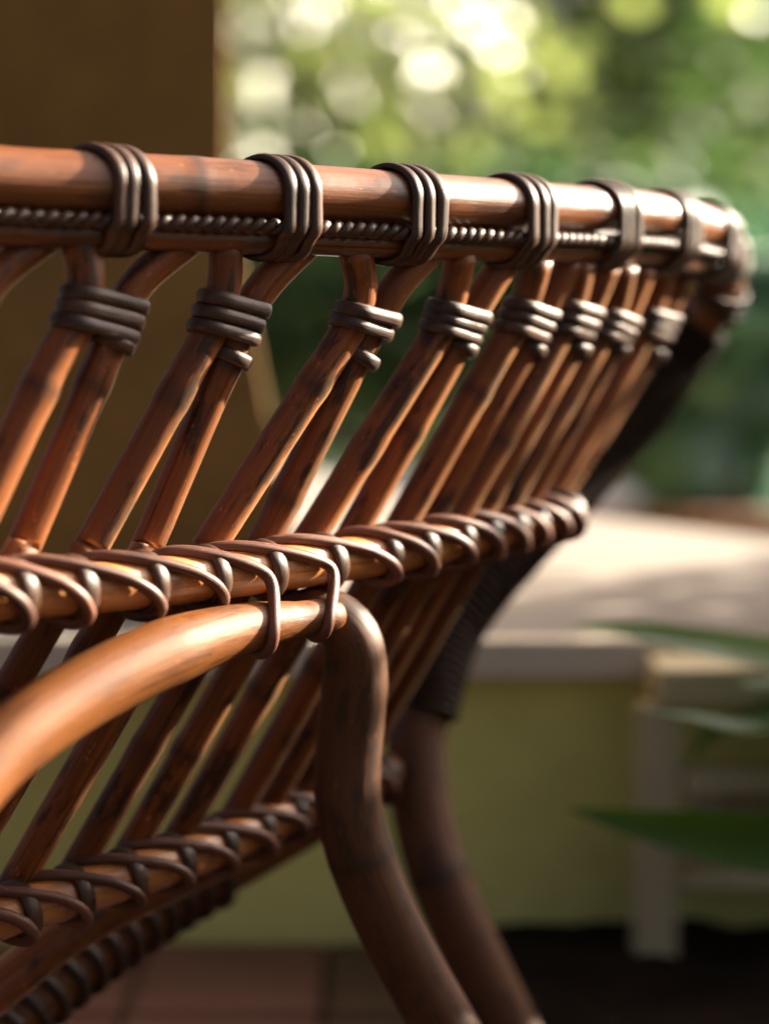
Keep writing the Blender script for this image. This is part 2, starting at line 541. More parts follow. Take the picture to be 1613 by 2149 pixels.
# top rail, bending down into the rear post and leg
post_px = [(1512, 545, 1.295), (1493, 625, 1.325), (1408, 735, 1.345), (1316, 850, 1.345), (1222, 955, 1.335),
           (1116, 1078, 1.32), (1008, 1200, 1.30), (930, 1315, 1.285), (893, 1430, 1.27), (872, 1560, 1.26),
           (884, 1700, 1.255), (925, 1850, 1.25), (990, 2000, 1.25), (1062, 2149, 1.25)]
top_ctrl = rail_pts(TOP_D, TOP_Y, [-1000, -700, -450, -250, -100, 60, 235, 420, 590, 720, 850, 970, 1085, 1180, 1265, 1340, 1400, 1455, 1500])
n_top = len(top_ctrl)
p_ctrl = [at(*p) for p in post_px]
dv = (p_ctrl[-1] - p_ctrl[-2])
last = p_ctrl[-1] + dv * (p_ctrl[-1].z / -dv.z)
ctrl = top_ctrl + p_ctrl + [last]
top_pts = catmull(ctrl, 0.006)
S = arclen(top_pts)
bend_s = min(zip(((p - top_ctrl[-1]).length for p in top_pts), S))[1]
rad = []
for s in S:
    t = min(1, max(0, (s - bend_s - .02) / .16))
    rad.append((0.0170 - .0022 * min(1, s / bend_s)) * (1 - t) + (0.0275 - .0055 * min(1, max(0, (s - bend_s - .25) / .25))) * t)
ce_i = min(range(len(top_pts)), key=lambda k: (top_pts[k] - at(888, 1480, 1.268)).length)
part('leg', tube_mesh('leg', top_pts[ce_i - 4:], [r - .0006 for r in rad[ce_i - 4:]], 28, nodes=[.14, .33], node_amp=.0005, wob=.01, seed=13), M['shaded_leg'])

# local frame of the top rail: position by arc, outward and up
TT, _ = frames(top_pts)
def rail_frame(pts, Ts, Ss, s):
    i = int(np.clip(np.searchsorted(Ss, s), 1, len(Ss) - 1))
    f = (s - Ss[i - 1]) / max(1e-9, Ss[i] - Ss[i - 1])
    p = pts[i - 1].lerp(pts[i], f); t = Ts[i - 1].lerp(Ts[i], f).normalized()
    return p, t
def out_up(t):
    # outward (to the camera side) and the direction from the pole to its companion
    o = Vector((t.y, -t.x, 0))
    if o.length < 1e-4: o = Vector((0, -1, 0))
    o.normalize()
    u = o.cross(t) * -1
    if u.z < 0 and abs(t.z) < .8: u = -u
    return o, u
def s_at_px(pts, Ss, px, smax=None):
    best = (1e9, 0)
    for p, s in zip(pts, Ss):
        if smax is not None and s > smax: break
        v = p - CAM; d = v.dot(FWD); x = CX + F * v.dot(RIGHT) / d
        if abs(x - px) < best[0]: best = (abs(x - px), s)
    return best[1]

part('top_rail', tube_mesh('top_rail', top_pts[:ce_i], rad[:ce_i], 28, nodes=[s_at_px(top_pts, S, 395, bend_s), s_at_px(top_pts, S, 1225, bend_s)], node_amp=.0005, wob=0.012, seed=1), M['rail'])

# companion pole under the top rail: follows the inside of the bend down the post
UR = 0.0082
GAP = 0.0243
und, prev = [], None
for p, t, s in zip(top_pts, TT, S):
    o, u = out_up(t)
    if prev is not None and u.dot(prev) < 0: u = -u
    prev = u
    und.append((p - u * GAP, s))
u_end = bend_s + 0.012
und_pts = [q for q, s in und if s < u_end]
und_pts = catmull(und_pts[::3] + [und_pts[-1]], 0.006)
part('under_rail', tube_mesh('under_rail', und_pts, UR, 18, nodes=[0.1, 0.35, 0.6], wob=0.012, seed=2), M['rail'])

# twisted cord lying in the groove between the two
cord_end = bend_s - 0.005
for strand in (0, 1):
    pts = []
    s = 0.01
    while s < cord_end:
        p, t = rail_frame(top_pts, TT, S, s)
        o, u = out_up(t)
        c = p + o * 0.0112 - u * 0.0183
        a = 2 * math.pi * s / 0.0150 + strand * math.pi
        pts.append(c + (o * math.cos(a) + u * math.sin(a)) * 0.0021)
        s += 0.0012
    part('cord_strand', tube_mesh('cord_strand', pts, 0.0027, 8), M['cord'])

def stadium(c1, r1, c2, r2, axis, n=44, extra=None):
    """closed loop round two (or three) circles, in the plane across `axis`; returns points and outward vectors"""
    ax = axis.normalized()
    e1 = (c2 - c1); e1 = (e1 - ax * e1.dot(ax)).normalized()
    e2 = ax.cross(e1)
    L = (c2 - c1).dot(e1)
    circ = [((0, 0), r1), ((L, 0), r2)]
    if extra:
        for c, r in extra:
            circ.append((((c - c1).dot(e1), (c - c1).dot(e2)), r))
    pts2 = []
    for (cx, cy), r in circ:
        for k in range(40):
            a = 2 * math.pi * k / 40
            pts2.append((cx + r * math.cos(a), cy + r * math.sin(a)))
    pts2 = sorted(set((round(x, 7), round(y, 7)) for x, y in pts2))
    def half(ps):
        h = []
        for q in ps:
            while len(h) >= 2 and (h[-1][0] - h[-2][0]) * (q[1] - h[-2][1]) - (h[-1][1] - h[-2][1]) * (q[0] - h[-2][0]) <= 0:
                h.pop()
            h.append(q)
        return h
    lo = half(pts2); hi = half(pts2[::-1])
    hull = lo[:-1] + hi[:-1]
    # resample evenly
    P = np.array(hull + hull[:1]); seg = np.hypot(*(P[1:] - P[:-1]).T); cum = np.r_[0, np.cumsum(seg)]
    q = np.linspace(0, cum[-1], n, endpoint=False)
    X = np.interp(q, cum, P[:, 0]); Y = np.interp(q, cum, P[:, 1])
    out, nor = [], []
    for i in range(n):
        tx, ty = X[(i + 1) % n] - X[i - 1], Y[(i + 1) % n] - Y[i - 1]
        l = math.hypot(tx, ty); nx, ny = ty / l, -tx / l
        out.append(c1 + e1 * X[i] + e2 * Y[i])
        nor.append((e1 * nx + e2 * ny).normalized())
    return out, nor, e1, e2

def rail_r(s): return rad[int(min(np.searchsorted(S, s), len(rad) - 1))]
# bindings round the rail pair: three cane turns each
CR = 0.0038
wrap_px = [-880, -510, -140, 238, 590, 850, 1088, 1268, 1400, 1492]
wrap_s = [s_at_px(top_pts, S, x, bend_s + .01) for x in wrap_px]
wrap_s += [bend_s + .040, bend_s + .085]
for wi, s0 in enumerate(wrap_s):
    for k in (-1, 0, 1):
        s = s0 + k * (CR * 1.96) - 0.004
        p, t = rail_frame(top_pts, TT, S, s)
        o, u = out_up(t)
        if s > bend_s:
            q = p - u * .002
        else:
            q = p - u * GAP
        ext = [(p + o * 0.0112 - u * 0.0183, 0.0046 + CR * .4)] if s < cord_end else None
        loop, nor, e1, e2 = stadium(p, rail_r(s) + CR * .5, q, (UR if s <= bend_s else rail_r(s)) + CR * .5, t, 56, ext)
        # cane turns lean: further back at top and bottom, forward on the outer face
        lean = 0.0085 + rng.uniform(-.001, .001)
        ph = rng.uniform(0, 6)
        pts = []
        for i, (a, n) in enumerate(zip(loop, nor)):
            pts.append(a + t * (lean * (n.dot(o)) + 0.0005 * math.sin(i * .23 + ph)))
        part('binding_cane', tube_mesh('binding_cane', pts, CR * rng.uniform(.94, 1.05), 10, closed=True, flat=(nor, .6), wob=0.04, seed=wi * 3 + k), M['cord'])

# middle and lower rails
mid_pts = catmull(rail_pts(MID_D, MID_Y, [-1050, -800, -570, -350, -150, 0, 150, 300, 450, 600, 750, 900, 1050, 1190]), 0.006)
low_pts = catmull(rail_pts(LOW_D, LOW_Y, [-1080, -800, -570, -350, -150, 0, 150, 300, 450, 600, 690, 800, 900]), 0.006)
MR, LR = 0.0145, 0.0135
SM, SL = arclen(mid_pts), arclen(low_pts)
TM, _ = frames(mid_pts); TL, _ = frames(low_pts)
part('middle_rail', tube_mesh('middle_rail', mid_pts, [MR - .0025 * s / SM[-1] for s in SM], 26, nodes=[.33], node_amp=.0006, wob=.012, seed=3), M['mid'])
part('lower_rail', tube_mesh('lower_rail', low_pts, LR, 24, nodes=[.3], wob=.012, seed=4), M['mid'])

# slats: pairs of poles. pixel tracks of the upper half, then along the lean to the lower rail
pairs = [
    [[(-190, 500), (-180, 590), (-200, 680), (-250, 770), (-450, 1150)], [(95, 500), (-10, 585), (-62, 680), (-95, 760), (-285, 1150)]],
    [[(165, 500), (181, 590), (160, 680), (105, 770), (-75, 1150)], [(405, 495), (292, 590), (247, 680), (213, 765), (48, 1150)]],
    [[(474, 508), (470, 600), (441, 690), (395, 775), (190, 1150)], [(640, 512), (562, 590), (508, 675), (480, 745), (308, 1150)]],
    [[(742, 520), (757, 600), (737, 680), (690, 755), (440, 1145)], [(900, 525), (832, 600), (787, 680), (750, 745), (552, 1140)]],
    [[(968, 528), (952, 605), (922, 690), (877, 765), (652, 1125)], [(1068, 535), (1012, 620), (967, 700), (937, 762), (745, 1110)]],
    [[(1128, 540), (1106, 620), (1075, 690), (1030, 765), (842, 1100)], [(1198, 545), (1152, 630), (1115, 700), (1085, 762), (905, 1092)]],
    [[(1218, 545), (1202, 620), (1175, 690), (1135, 765), (955, 1085)], [(1275, 552), (1237, 640), (1207, 700), (1180, 762), (1003, 1078)]],
    [[(1306, 555), (1287, 640), (1257, 700), (1225, 765), (1050, 1070)], [(1350, 560), (1318, 640), (1287, 700), (1262, 762), (1096, 1062)]],
    [[(1386, 562), (1366, 640), (1337, 710), (1307, 772), (1135, 1055)], [(1425, 570), (1400, 640), (1368, 710), (1340, 772), (1165, 1045)]],
]
for k in (1,):
    pairs.append([[(x - 375 * k, y - 34 * k * (1150 - y) / 650 + 32 * k * (y - 500) / 650) for x, y in tr] for tr in pairs[0]])
def slat_depth(px, py):
    """depth on the sloping slat panel: behind the rails, between top and middle rail"""
    # nearest rail positions along the lean of the slats
    xt = px + 0.57 * (py - 500); xm = px - 0.57 * (1190 - py)
    dt = interp(TOP_D + [(1640, 1.33)], xt - 40) + 0.012
    dm = interp(MID_D + [(1330, 1.24)], xm) + 0.026
    f = (py - 500) / 690.0
    return dt * (1 - f) + dm * f
SR = 0.0100
slat_cross = []
slat_data = []
for pi, pr in enumerate(pairs):
    tr = []
    for qi, track in enumerate(pr):
        rs = SR * (0.95 if qi == 0 else 0.88) * rng.uniform(.95, 1.05)
        sc = 1.0
        P = [at(x, y, slat_depth(x, y) + (0.004 if qi else 0.0) + (0.03 if pi == 8 else 0.0)) for x, y in track]
        # the foot of the upper part already stands at the middle rail; carry on to the lower rail
        x1, y1 = track[-1]
        xl, yl_ = x1, y1
        for _ in range(130):
            if yl_ >= interp(LOW_Y, xl) + 6: break
            yl_ += 12; xl -= 12 * 0.575
        dl = interp(LOW_D, xl) + 0.027
        xm2, ym2 = x1 - 0.57 * 70, y1 + 70
        P.append(at(xm2, ym2, interp(MID_D + [(1330, 1.24)], xm2) + 0.028))
        if not (pi == 8 or (pi == 7 and qi == 1) or xl < -1040):
            P.append(at(xl, yl_, dl))
        pts = catmull(P, 0.008)
        L = arclen(pts)[-1]
        nodes = random_nodes(L, rng.uniform(.06, .2), .21)
        if pi == 4 and qi == 0: nodes = [0.128, 0.34]
        if pi == 1 and qi == 1: nodes = [0.096, 0.31]
        part('slat', tube_mesh('slat', pts, rs, 18, nodes=nodes, wob=.015, seed=40 + pi * 2 + qi), M['slat'])
        tr.append((pts, rs))
        slat_cross.append((x1, xl))
    slat_data.append(tr)

# lashings that tie each pair together under the rail: staggered cane turns
def nearest_at_y(pts, py):
    best = None
    for p in pts:
        v = p - CAM; d = v.dot(FWD); y = CY - F * v.dot(UP) / d
        if best is None or abs(y - py) < best[0]: best = (abs(y - py), p)
    return best[1]
def tangent_at(pts, p):
    i = min(range(len(pts)), key=lambda k: (pts[k] - p).length)
    return (pts[min(i + 1, len(pts) - 1)] - pts[max(0, i - 1)]).normalized()
for pi, ((A, ra), (B, rb)) in enumerate(slat_data):
    if pi == 0: continue
    dy = 22.5 * (0.92 / slat_depth(*pairs[pi][0][2]))
    for k in range(4):
        ya_ = 634 + k * dy + 0.02 * pairs[pi][0][2][0]
        a = nearest_at_y(A, ya_ - 4)
        b = nearest_at_y(B, ya_ + 4)
        ax = (tangent_at(A, a) + tangent_at(B, b)).normalized() * .45
        ax = (ax + UP * (.55 if ax.z > 0 else -.55)).normalized()
        cw = 0.0039
        if k == 3:
            b2 = nearest_at_y(B, ya_ + 22)
            loop, nor, e1, e2 = stadium(b2 - Vector((.001, 0, 0)), rb + .0018, b2 + Vector((.001, 0, 0)), rb + .0018, tangent_at(B, b2), 40)
        else:
            loop, nor, e1, e2 = stadium(a, ra + .002, b, rb + .002, ax, 48)
        ph = rng.uniform(0, 6)
        pts = [q + ax * (0.0002 * math.sin(i * .26 + ph)) for i, q in enumerate(loop)]
        part('pair_lashing', tube_mesh('pair_lashing', pts, cw * rng.uniform(.95, 1.08), 10, closed=True, flat=(nor, .45), wob=.03, seed=200 + pi * 5 + k), M['cord'])

# lashings on middle and lower rails: a ring and a long diagonal turn for each slat
def around(pts, Ts, Ss, s, phi, r):
    p, t = rail_frame(pts, Ts, Ss, s)
    o, u = out_up(t)
    return p + (o * math.cos(phi) + u * math.sin(phi)) * r, (o * math.cos(phi) + u * math.sin(phi))
def rail_lash(pts, Ts, Ss, r, s0, sp, drop=None, big=1.0, seed=0):
    cr = 0.0034 * big
    # ring
    P, O = [], []
    for k in range(30):
        f = k / 29
        phi = R(165 - 330 * f)
        s = s0 + 0.0015 * math.sin(f * 3.1) + 0.004 * (f - .5)
        a, o = around(pts, Ts, Ss, s, phi, r + cr * .55)
        P.append(a); O.append(o)
    part('rail_ring', tube_mesh('rail_ring', P, cr * 1.5, 10, flat=(O, .5), wob=.03, seed=seed), M['cord'])
    # diagonal turn
    key = [(150, -1.9), (110, -1.75), (85, -1.5), (62, -1.2), (42, -.88), (22, -.54), (0, -.25), (-25, -.05), (-50, .02), (-75, -.04), (-110, -.2), (-140, -.35)]
    kp = [k[0] for k in key][::-1]; ks = [k[1] for k in key][::-1]
    P, O = [], []
    for k in range(46):
        f = k / 45
        ph = 150 - 290 * f
        s = s0 + (np.interp(ph, kp, ks) + .04) * sp
        lift = cr * .7 + cr * .85 * math.exp(-((ph + 25) / 55) ** 2)
        if s < 0.002 or s > Ss[-1] - .001: s = min(max(s, .002), Ss[-1] - .001)
        a, o = around(pts, Ts, Ss, s, R(ph), r + lift)
        P.append(a); O.append(o)
    if drop is not None:
        # this turn runs on down round the brace
        j = max(i for i in range(len(P)) if (150 - 290 * i / 45) > -8)
        P = P[:j:3] + drop(P[j])
        P = catmull(P, .003)
        for _ in range(14):
            P = [P[0]] + [(a + b * 2 + c) / 4 for a, b, c in zip(P, P[1:], P[2:])] + [P[-1]]
    else:
        P = catmull(P[::2] + [P[-1]], .003)
    part('rail_lashing', tube_mesh('rail_lashing', P, cr * rng.uniform(.92, 1.08), 10, wob=.03, seed=seed + 1), M['lash'])

# brace and near leg: one bent pole under the middle rail
br_px = [(-330, 1850, .79), (-150, 1735, .82), (0, 1578, .853), (130, 1482, .882), (270, 1405, .912), (400, 1352, .94), (520, 1318, .965),
         (640, 1298, .988), (712, 1290, 1.002)]
bh = [at(*p) for p in br_px]
b0 = bh[0]
bh = [Vector((b0.x - .040, b0.y - .026, 0.0)), b0 + Vector((-.041, -.027, -.15)), b0 + Vector((-.038, -.025, -.085)), b0 + Vector((-.024, -.016, -.036))] + bh
br_pts = catmull(bh, 0.006)
SB = arclen(br_pts)
s_tip = s_at_px(br_pts, SB, 640)
rb_ = []
for s in SB:
    t = abs(s - s_tip)
    rb_.append(0.0098 + 0.0082 * min(1, max(0, (t - .005) / .085)) ** .8 if s < s_tip else 0.0098)
for q, k in ((1, .98), (2, .9), (3, .7)):
    rb_[-4 + q] *= k
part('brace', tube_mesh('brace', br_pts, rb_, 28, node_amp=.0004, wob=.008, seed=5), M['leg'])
lg_px = [(590, 1300, 1.025), (660, 1283, 1.024), (712, 1302, 1.026), (742, 1352, 1.03), (745, 1430, 1.038), (733, 1560, 1.046), (731, 1680, 1.05),
         (758, 1800, 1.055), (811, 1930, 1.062), (879, 2060, 1.07), (930, 2149, 1.075)]
lc = [at(*p) for p in lg_px]
dv = lc[-1] - lc[-2]
lc.append(lc[-1] + dv * (lc[-1].z / -dv.z))
lg_pts = catmull(lc, 0.006)
SG = arclen(lg_pts)
part('leg', tube_mesh('leg', lg_pts, [.0125 + .0068 * min(1, s / .075) for s in SG], 28, nodes=[.18, .36], node_amp=.0004, wob=.008, seed=6), M['shaded_leg'])

def brace_drop(px_end):
    def f(p0):
        # down the outer face, round below the brace and away behind it
        s = s_at_px(br_pts, SB, px_end, s_tip + .05)
        p, t = rail_frame(br_pts, frames(br_pts)[0], SB, s)
        o, u = out_up(t)
        i = min(range(len(SB)), key=lambda k: abs(SB[k] - s))
        rr = rb_[i] + .0032
        return [p0] + [p + (o * math.cos(a) + u * math.sin(a)) * rr for a in (R(-2), R(-24), R(-48), R(-70), R(-110), R(-150))]
    return f

def track_cross(rail_tab, x0, y0, ty):
    x, y = x0, y0
    for _ in range(80):
        if y >= interp(rail_tab, x): break
        y += 6; x -= 6 * .57
    return x
mid_x = sorted(track_cross(MID_Y, x1 + .57 * 60, y - 60, 0) for pr in pairs for (x1, y) in (pr[0][-1], pr[1][-1]))
lash_mid_px = [-800, -660, -520, -385, -250, -120, 12, 145, 300, 428, 552, 680, 792, 875, 945, 1005, 1060, 1108, 1150, 1180]
for i, px in enumerate(lash_mid_px):
    s0 = s_at_px(mid_pts, SM, px)
    s1 = s_at_px(mid_pts, SM, lash_mid_px[i - 1]) if i else s0 - .033
    drop = brace_drop(546) if px == 552 else brace_drop(668) if px == 680 else None
    rail_lash(mid_pts, TM, SM, MR - .0025 * s0 / SM[-1], s0, max(.018, s0 - s1), drop, 1.0, 500 + 2 * i)
lash_low_px = [-840, -710, -580, -450, -325, -200, -80, 40, 155, 262, 362, 452, 530, 597, 652, 700, 745, 790]
for i, px in enumerate(lash_low_px):
    s0 = s_at_px(low_pts, SL, px)
    s1 = s_at_px(low_pts, SL, lash_low_px[i - 1]) if i else s0 - .033
    rail_lash(low_pts, TL, SL, LR, s0, max(.018, s0 - s1), None, 1.0, 600 + 2 * i)

# dark coil round the rear post
cs0 = bend_s + 0.105
ce_i = min(range(len(top_pts)), key=lambda k: (top_pts[k] - at(893, 1495, 1.268)).length)
cs1 = S[ce_i]
pitch = 0.0062
P = []
s = cs0
while s < cs1:
    p, t = rail_frame(top_pts, TT, S, s)
    o, u = out_up(t)
    a = 2 * math.pi * (s - cs0) / pitch
    r1 = rail_r(s) + .0022
    P.append(p + o * math.cos(a) * r1 + o.cross(t) * math.sin(a) * r1)
    s += pitch / 22
part('post_coil', tube_mesh('post_coil', P, .0033, 7), M['coil'])

# seat frame poles under the lower rail, one of them wound with cane
sp = catmull([at(x, y, d) for x, y, d in [(690, 1700, 1.27), (520, 1800, 1.24), (360, 1890, 1.21), (235, 1975, 1.18), (110, 2070, 1.15), (-40, 2200, 1.12)]], .006)
SS = arclen(sp); TSs, _ = frames(sp)
part('seat_rail', tube_mesh('seat_rail', sp, .0165, 20, wob=.01, seed=8), M['leg'])
for k in range(24):
    s = .10 + k * .0155
    if s > SS[-1] - .01: break
    p, t = rail_frame(sp, TSs, SS, s)
    o, u = out_up(t)
    for j in (0,):
        pts = [p + (o * math.cos(a) + u * math.sin(a)) * .0195 + t * .006 * math.cos(a) for a in np.linspace(0, 2 * math.pi, 28, endpoint=False)]
        part('seat_binding', tube_mesh('seat_binding', pts, .0038, 8, closed=True, seed=700 + k), M['cord'])
sp2 = catmull([at(x, y, d) for x, y, d in [(560, 1755, 1.20), (330, 1862, 1.13), (160, 1950, 1.09), (40, 2040, 1.07), (-80, 2140, 1.05)]], .006)
part('seat_rail', tube_mesh('seat_rail', sp2, .0135, 18, wob=.01, seed=9), M['slat'])

# ------------------------------------------------------------------ plant stand and pots to the right
SY = 1.47
stand = empty('plant_stand', (pxw(1560, 1960, SY).x, SY, 0))
tag(stand, 'white painted wooden plant stand in front of the olive wall', 'plant stand')
zt0, zt1 = pxw(0, 1485, SY).z, pxw(0, 1405, SY).z
xl_, xr_ = pxw(1378, 1450, SY).x, pxw(1378, 1450, SY).x + 0.40
link('top_board', box_mesh('top_board', xl_, xr_, SY - .0, SY + .26, zt0, zt1, .006), M['white'], stand)
lx0, lx1 = pxw(1345, 1600, SY).x, pxw(1432, 1600, SY).x
for (a, b, y) in ((lx0, lx1, SY + .01), (lx0, lx1, SY + .22), (xr_ - .04, xr_ - .005, SY + .01), (xr_ - .04, xr_ - .005, SY + .22)):
    link('leg', box_mesh('leg', a, b, y, y + .03, 0.0, zt0 - .001, .004), M['white'], stand)
zs = pxw(0, 1850, SY).z
link('shelf', box_mesh('shelf', lx1 + .002, xr_ - .042, SY + .02, SY + .24, zs - .016, zs, .004), M['white'], stand)
link('shelf_rail', box_mesh('shelf_rail', lx1 + .002, xr_ - .042, SY + .012, SY + .034, pxw(0, 1680, SY).z, pxw(0, 1625, SY).z, .004), M['white'], stand)

def lathe(name, prof, seg=28):
    V, Fc = [], []
    for r, z in prof:
        for k in range(seg):
            a = 2 * math.pi * k / seg
            V.append((r * math.cos(a), r * math.sin(a), z))
    for i in range(len(prof) - 1):
        for k in range(seg):
            k2 = (k + 1) % seg
            Fc.append((i * seg + k, i * seg + k2, (i + 1) * seg + k2, (i + 1) * seg + k))
    Fc.append(tuple(reversed(range(seg))))
    return finish(name, V, Fc, smooth=True)

def blade_mesh(name, pts, w, nrm=Vector((0, 0, 1))):
    """a long leaf: folded strip along pts with width w"""
    V, Fc = [], []
    n = len(pts)
    for i, p in enumerate(pts):
        f = i / (n - 1)
        t = (pts[min(i + 1, n - 1)] - pts[max(i - 1, 0)]).normalized()
        side = t.cross(nrm)
        side.normalize()
        up = side.cross(t)
        ww = w * (math.sin(math.pi * (0.08 + .92 * f) ** .8)) ** .8 if f < 1 else 0.0005
        ww = max(ww, .001)
        V += [p - side * ww + up * ww * .35, p, p + side * ww + up * ww * .35]
    for i in range(n - 1):
        a = i * 3
        Fc += [(a, a + 1, a + 4, a + 3), (a + 1, a + 2, a + 5, a + 4)]
    return finish(name, V, Fc, smooth=True)

zbase = zs
bowl_c = pxw(1590, 1790, SY + .09)
bowl = link('flower_pot', lathe('flower_pot', [(.028, 0), (.05, .006), (.062, .03), (.066, .055), (.060, .055), (.056, .045), (.0, .044)]), M['cream'])
bowl.location = (bowl_c.x, bowl_c.y + .02, zs)
tag(bowl, 'round cream glazed bowl on the lower shelf of the white plant stand', 'pot')
pot = link('planter', lathe('planter', [(.05, 0), (.056, .004), (.07, .07), (.076, .10), (.068, .10), (.062, .085), (0, .08)]), M['cream'])
pot.location = (xl_ + .26, SY + .13, zt1)
tag(pot, 'cream planter holding strap leaved plant on top of the white stand', 'planter')

plant = empty('strap_leaf_plant', (xl_ + .26, SY + .13, zt1 + .08))
tag(plant, 'dark green strap leaved plant arching left over the white plant stand', 'plant')
def px_blade(track, w, nrm):
    pts = catmull([pxw(x, y, d) for x, y, d in track], .012)
    link('leaf', blade_mesh('leaf', pts, w, nrm), M['blade'], plant)
base = plant.location
px_blade([(1760, 1330, SY + .12), (1640, 1375, SY + .02), (1500, 1358, SY - .04), (1350, 1328, SY - .07), (1205, 1312, SY - .09)], .016, Vector((0, -.8, .6)))
px_blade([(1760, 1330, SY + .12), (1700, 1480, SY - .03), (1580, 1530, SY - .06), (1450, 1506, SY - .08), (1330, 1485, SY - .09)], .012, Vector((0, -.5, .85)))
px_blade([(1760, 1330, SY + .12), (1730, 1620, SY - .05), (1640, 1760, SY - .08), (1480, 1752, SY - .10), (1340, 1730, SY - .11), (1195, 1698, SY - .11)], .030, Vector((0, -.97, .25)))
px_blade([(1760, 1330, SY + .12), (1680, 1420, SY + .0), (1570, 1440, SY - .04), (1530, 1415, SY - .05)], .012, Vector((0, -.5, .85)))
px_blade([(1760, 1330, SY + .12), (1640, 1480, SY - .01), (1500, 1530, SY - .03), (1455, 1580, SY - .04), (1448, 1600, SY - .04)], .010, Vector((.5, -.7, .4)))
for k in range(7):
    a = rng.uniform(-.6, 1.6)
    L = rng.uniform(.2, .34)
    b0 = Vector(base)
    px_ = [b0, b0 + Vector((math.cos(a) * L * .3, math.sin(a) * L * .3, L * .5)), b0 + Vector((math.cos(a) * L * .7, math.sin(a) * L * .7, L * .6)), b0 + Vector((math.cos(a) * L, math.sin(a) * L, L * .35))]
    link('leaf', blade_mesh('leaf', catmull(px_, .02), .014, Vector((0, 0, 1))), M['blade'], plant)

# ------------------------------------------------------------------ garden shrubs
def leaf_cloud(name, centers, normals, sizes, mat, aspect=.45):
    """many bent leaves: 6 verts, 2 quads each"""
    n = len(centers)
    C = np.asarray(centers); Nn = np.asarray(normals)
    Nn = Nn / np.linalg.norm(Nn, axis=1, keepdims=True)
    r = nrg.normal(size=(n, 3))
    Tn = r - Nn * (r * Nn).sum(1, keepdims=True)
    Tn /= np.linalg.norm(Tn, axis=1, keepdims=True)
    Bn = np.cross(Nn, Tn)
    s = np.asarray(sizes)[:, None]
    w = s * aspect
    V = np.empty((n, 6, 3))
    V[:, 0] = C - Tn * s * .5
    V[:, 1] = C - Bn * w * .5 + Nn * w * .12
    V[:, 2] = C + Bn * w * .5 + Nn * w * .12
    V[:, 3] = C + Tn * s * .18 - Bn * w * .38 + Nn * w * .05
    V[:, 4] = C + Tn * s * .18 + Bn * w * .38 + Nn * w * .05
    V[:, 5] = C + Tn * s * .55 - Nn * s * .1
    me = bpy.data.meshes.new(name)
    base_i = (np.arange(n) * 6)[:, None]
    f3 = [(0, 2, 1), (3, 4, 5)]
    loops, starts, tot = [], [], []
    fi = np.concatenate([base_i + np.array([[0, 2, 1]]), base_i + np.array([[3, 4, 5]])], axis=0)
    fq = base_i + np.array([[1, 2, 4, 3]])
    me.vertices.add(n * 6); me.vertices.foreach_set('co', V.reshape(-1))
    nl = fi.size + fq.size
    me.loops.add(nl)
    me.loops.foreach_set('vertex_index', np.concatenate([fi.ravel(), fq.ravel()]).astype(np.int32))
    me.polygons.add(len(fi) + len(fq))
    st = np.concatenate([np.arange(len(fi)) * 3, len(fi) * 3 + np.arange(len(fq)) * 4])
    me.polygons.foreach_set('loop_start', st.astype(np.int32))
    me.update(calc_edges=True)
    me.materials.append(mat)
    return me

def shrub(name, label, cat, x, y, h, rx, ry, n, size, mat, group=None, z0=0.15, clumps=14, stems=6, seed=0, fill=.5):
    r = np.random.default_rng(seed)
    root = empty(name, (x, y, -0.02))
    tag(root, label, cat, group)
    cc = r.normal(size=(clumps, 3)); cc /= np.linalg.norm(cc, axis=1, keepdims=True)
    cc *= r.uniform(.25, .95, (clumps, 1))
    cen = np.array([x, y, z0 + (h - z0) / 2]) + cc * np.array([rx, ry, (h - z0) / 2])
    k = r.integers(0, clumps, n)
    off = r.normal(size=(n, 3)) * np.array([rx, ry, (h - z0) / 2]) * fill * .42
    P = cen[k] + off
    P[:, 2] = np.maximum(P[:, 2], .03)
    Nn = r.normal(size=(n, 3)) * .9 + np.array([0, -.35, .75])
    me = leaf_cloud('crown', P, Nn, r.uniform(.6, 1.35, n) * size, mat)
    link('crown', me, None, root)
    for q in range(stems):
        e = cen[r.integers(0, clumps)]
        p0 = Vector((x + r.normal() * rx * .08, y + r.normal() * ry * .08, -.02))
        e = Vector(e); mdl = p0.lerp(e, .5) + Vector((r.normal() * .05, r.normal() * .05, .1))
        pts = catmull([p0, mdl, e], .08)
        rr = [.018 * (1 - .7 * i / len(pts)) for i in range(len(pts))]
        link('stem', tube_mesh('stem', pts, rr, 6), M['bark'], root)
    return root

def gx(px, y): return (px - CX) / F * y
ys = shrub('broadleaf_shrub', 'yellow green sunlit shrub with loose crown beside the pillar', 'shrub', gx(740, 6.2), 6.2, 2.1, .8, .6, 1500, .10, M['leaf_y'], seed=1, clumps=22, fill=.7)
gs = shrub('broadleaf_shrub', 'bright green leafy shrub with sunlit top beyond the path', 'shrub', gx(1400, 7.3), 7.3, 2.6, .72, .6, 2900, .12, M['leaf_g'], seed=2, fill=.6)
shrub('dark_shrub', 'dense dark green shrub below the bright one', 'shrub', gx(1200, 5.3), 5.3, 1.0, .85, .4, 4200, .10, M['leaf_d'], seed=3, clumps=22, fill=.6)
shrub('blue_green_shrub', 'blue green broad leaved plant beside the path', 'shrub', gx(1540, 4.6), 4.6, .72, .40, .35, 520, .2, M['leaf_t'], seed=4, clumps=10, z0=.05, fill=.6)
shrub('dark_shrub', 'wide dark green hedge plant behind the pillar', 'shrub', gx(500, 5.6), 5.6, .95, .9, .4, 3200, .10, M['leaf_d'], seed=5, clumps=22, fill=.6)
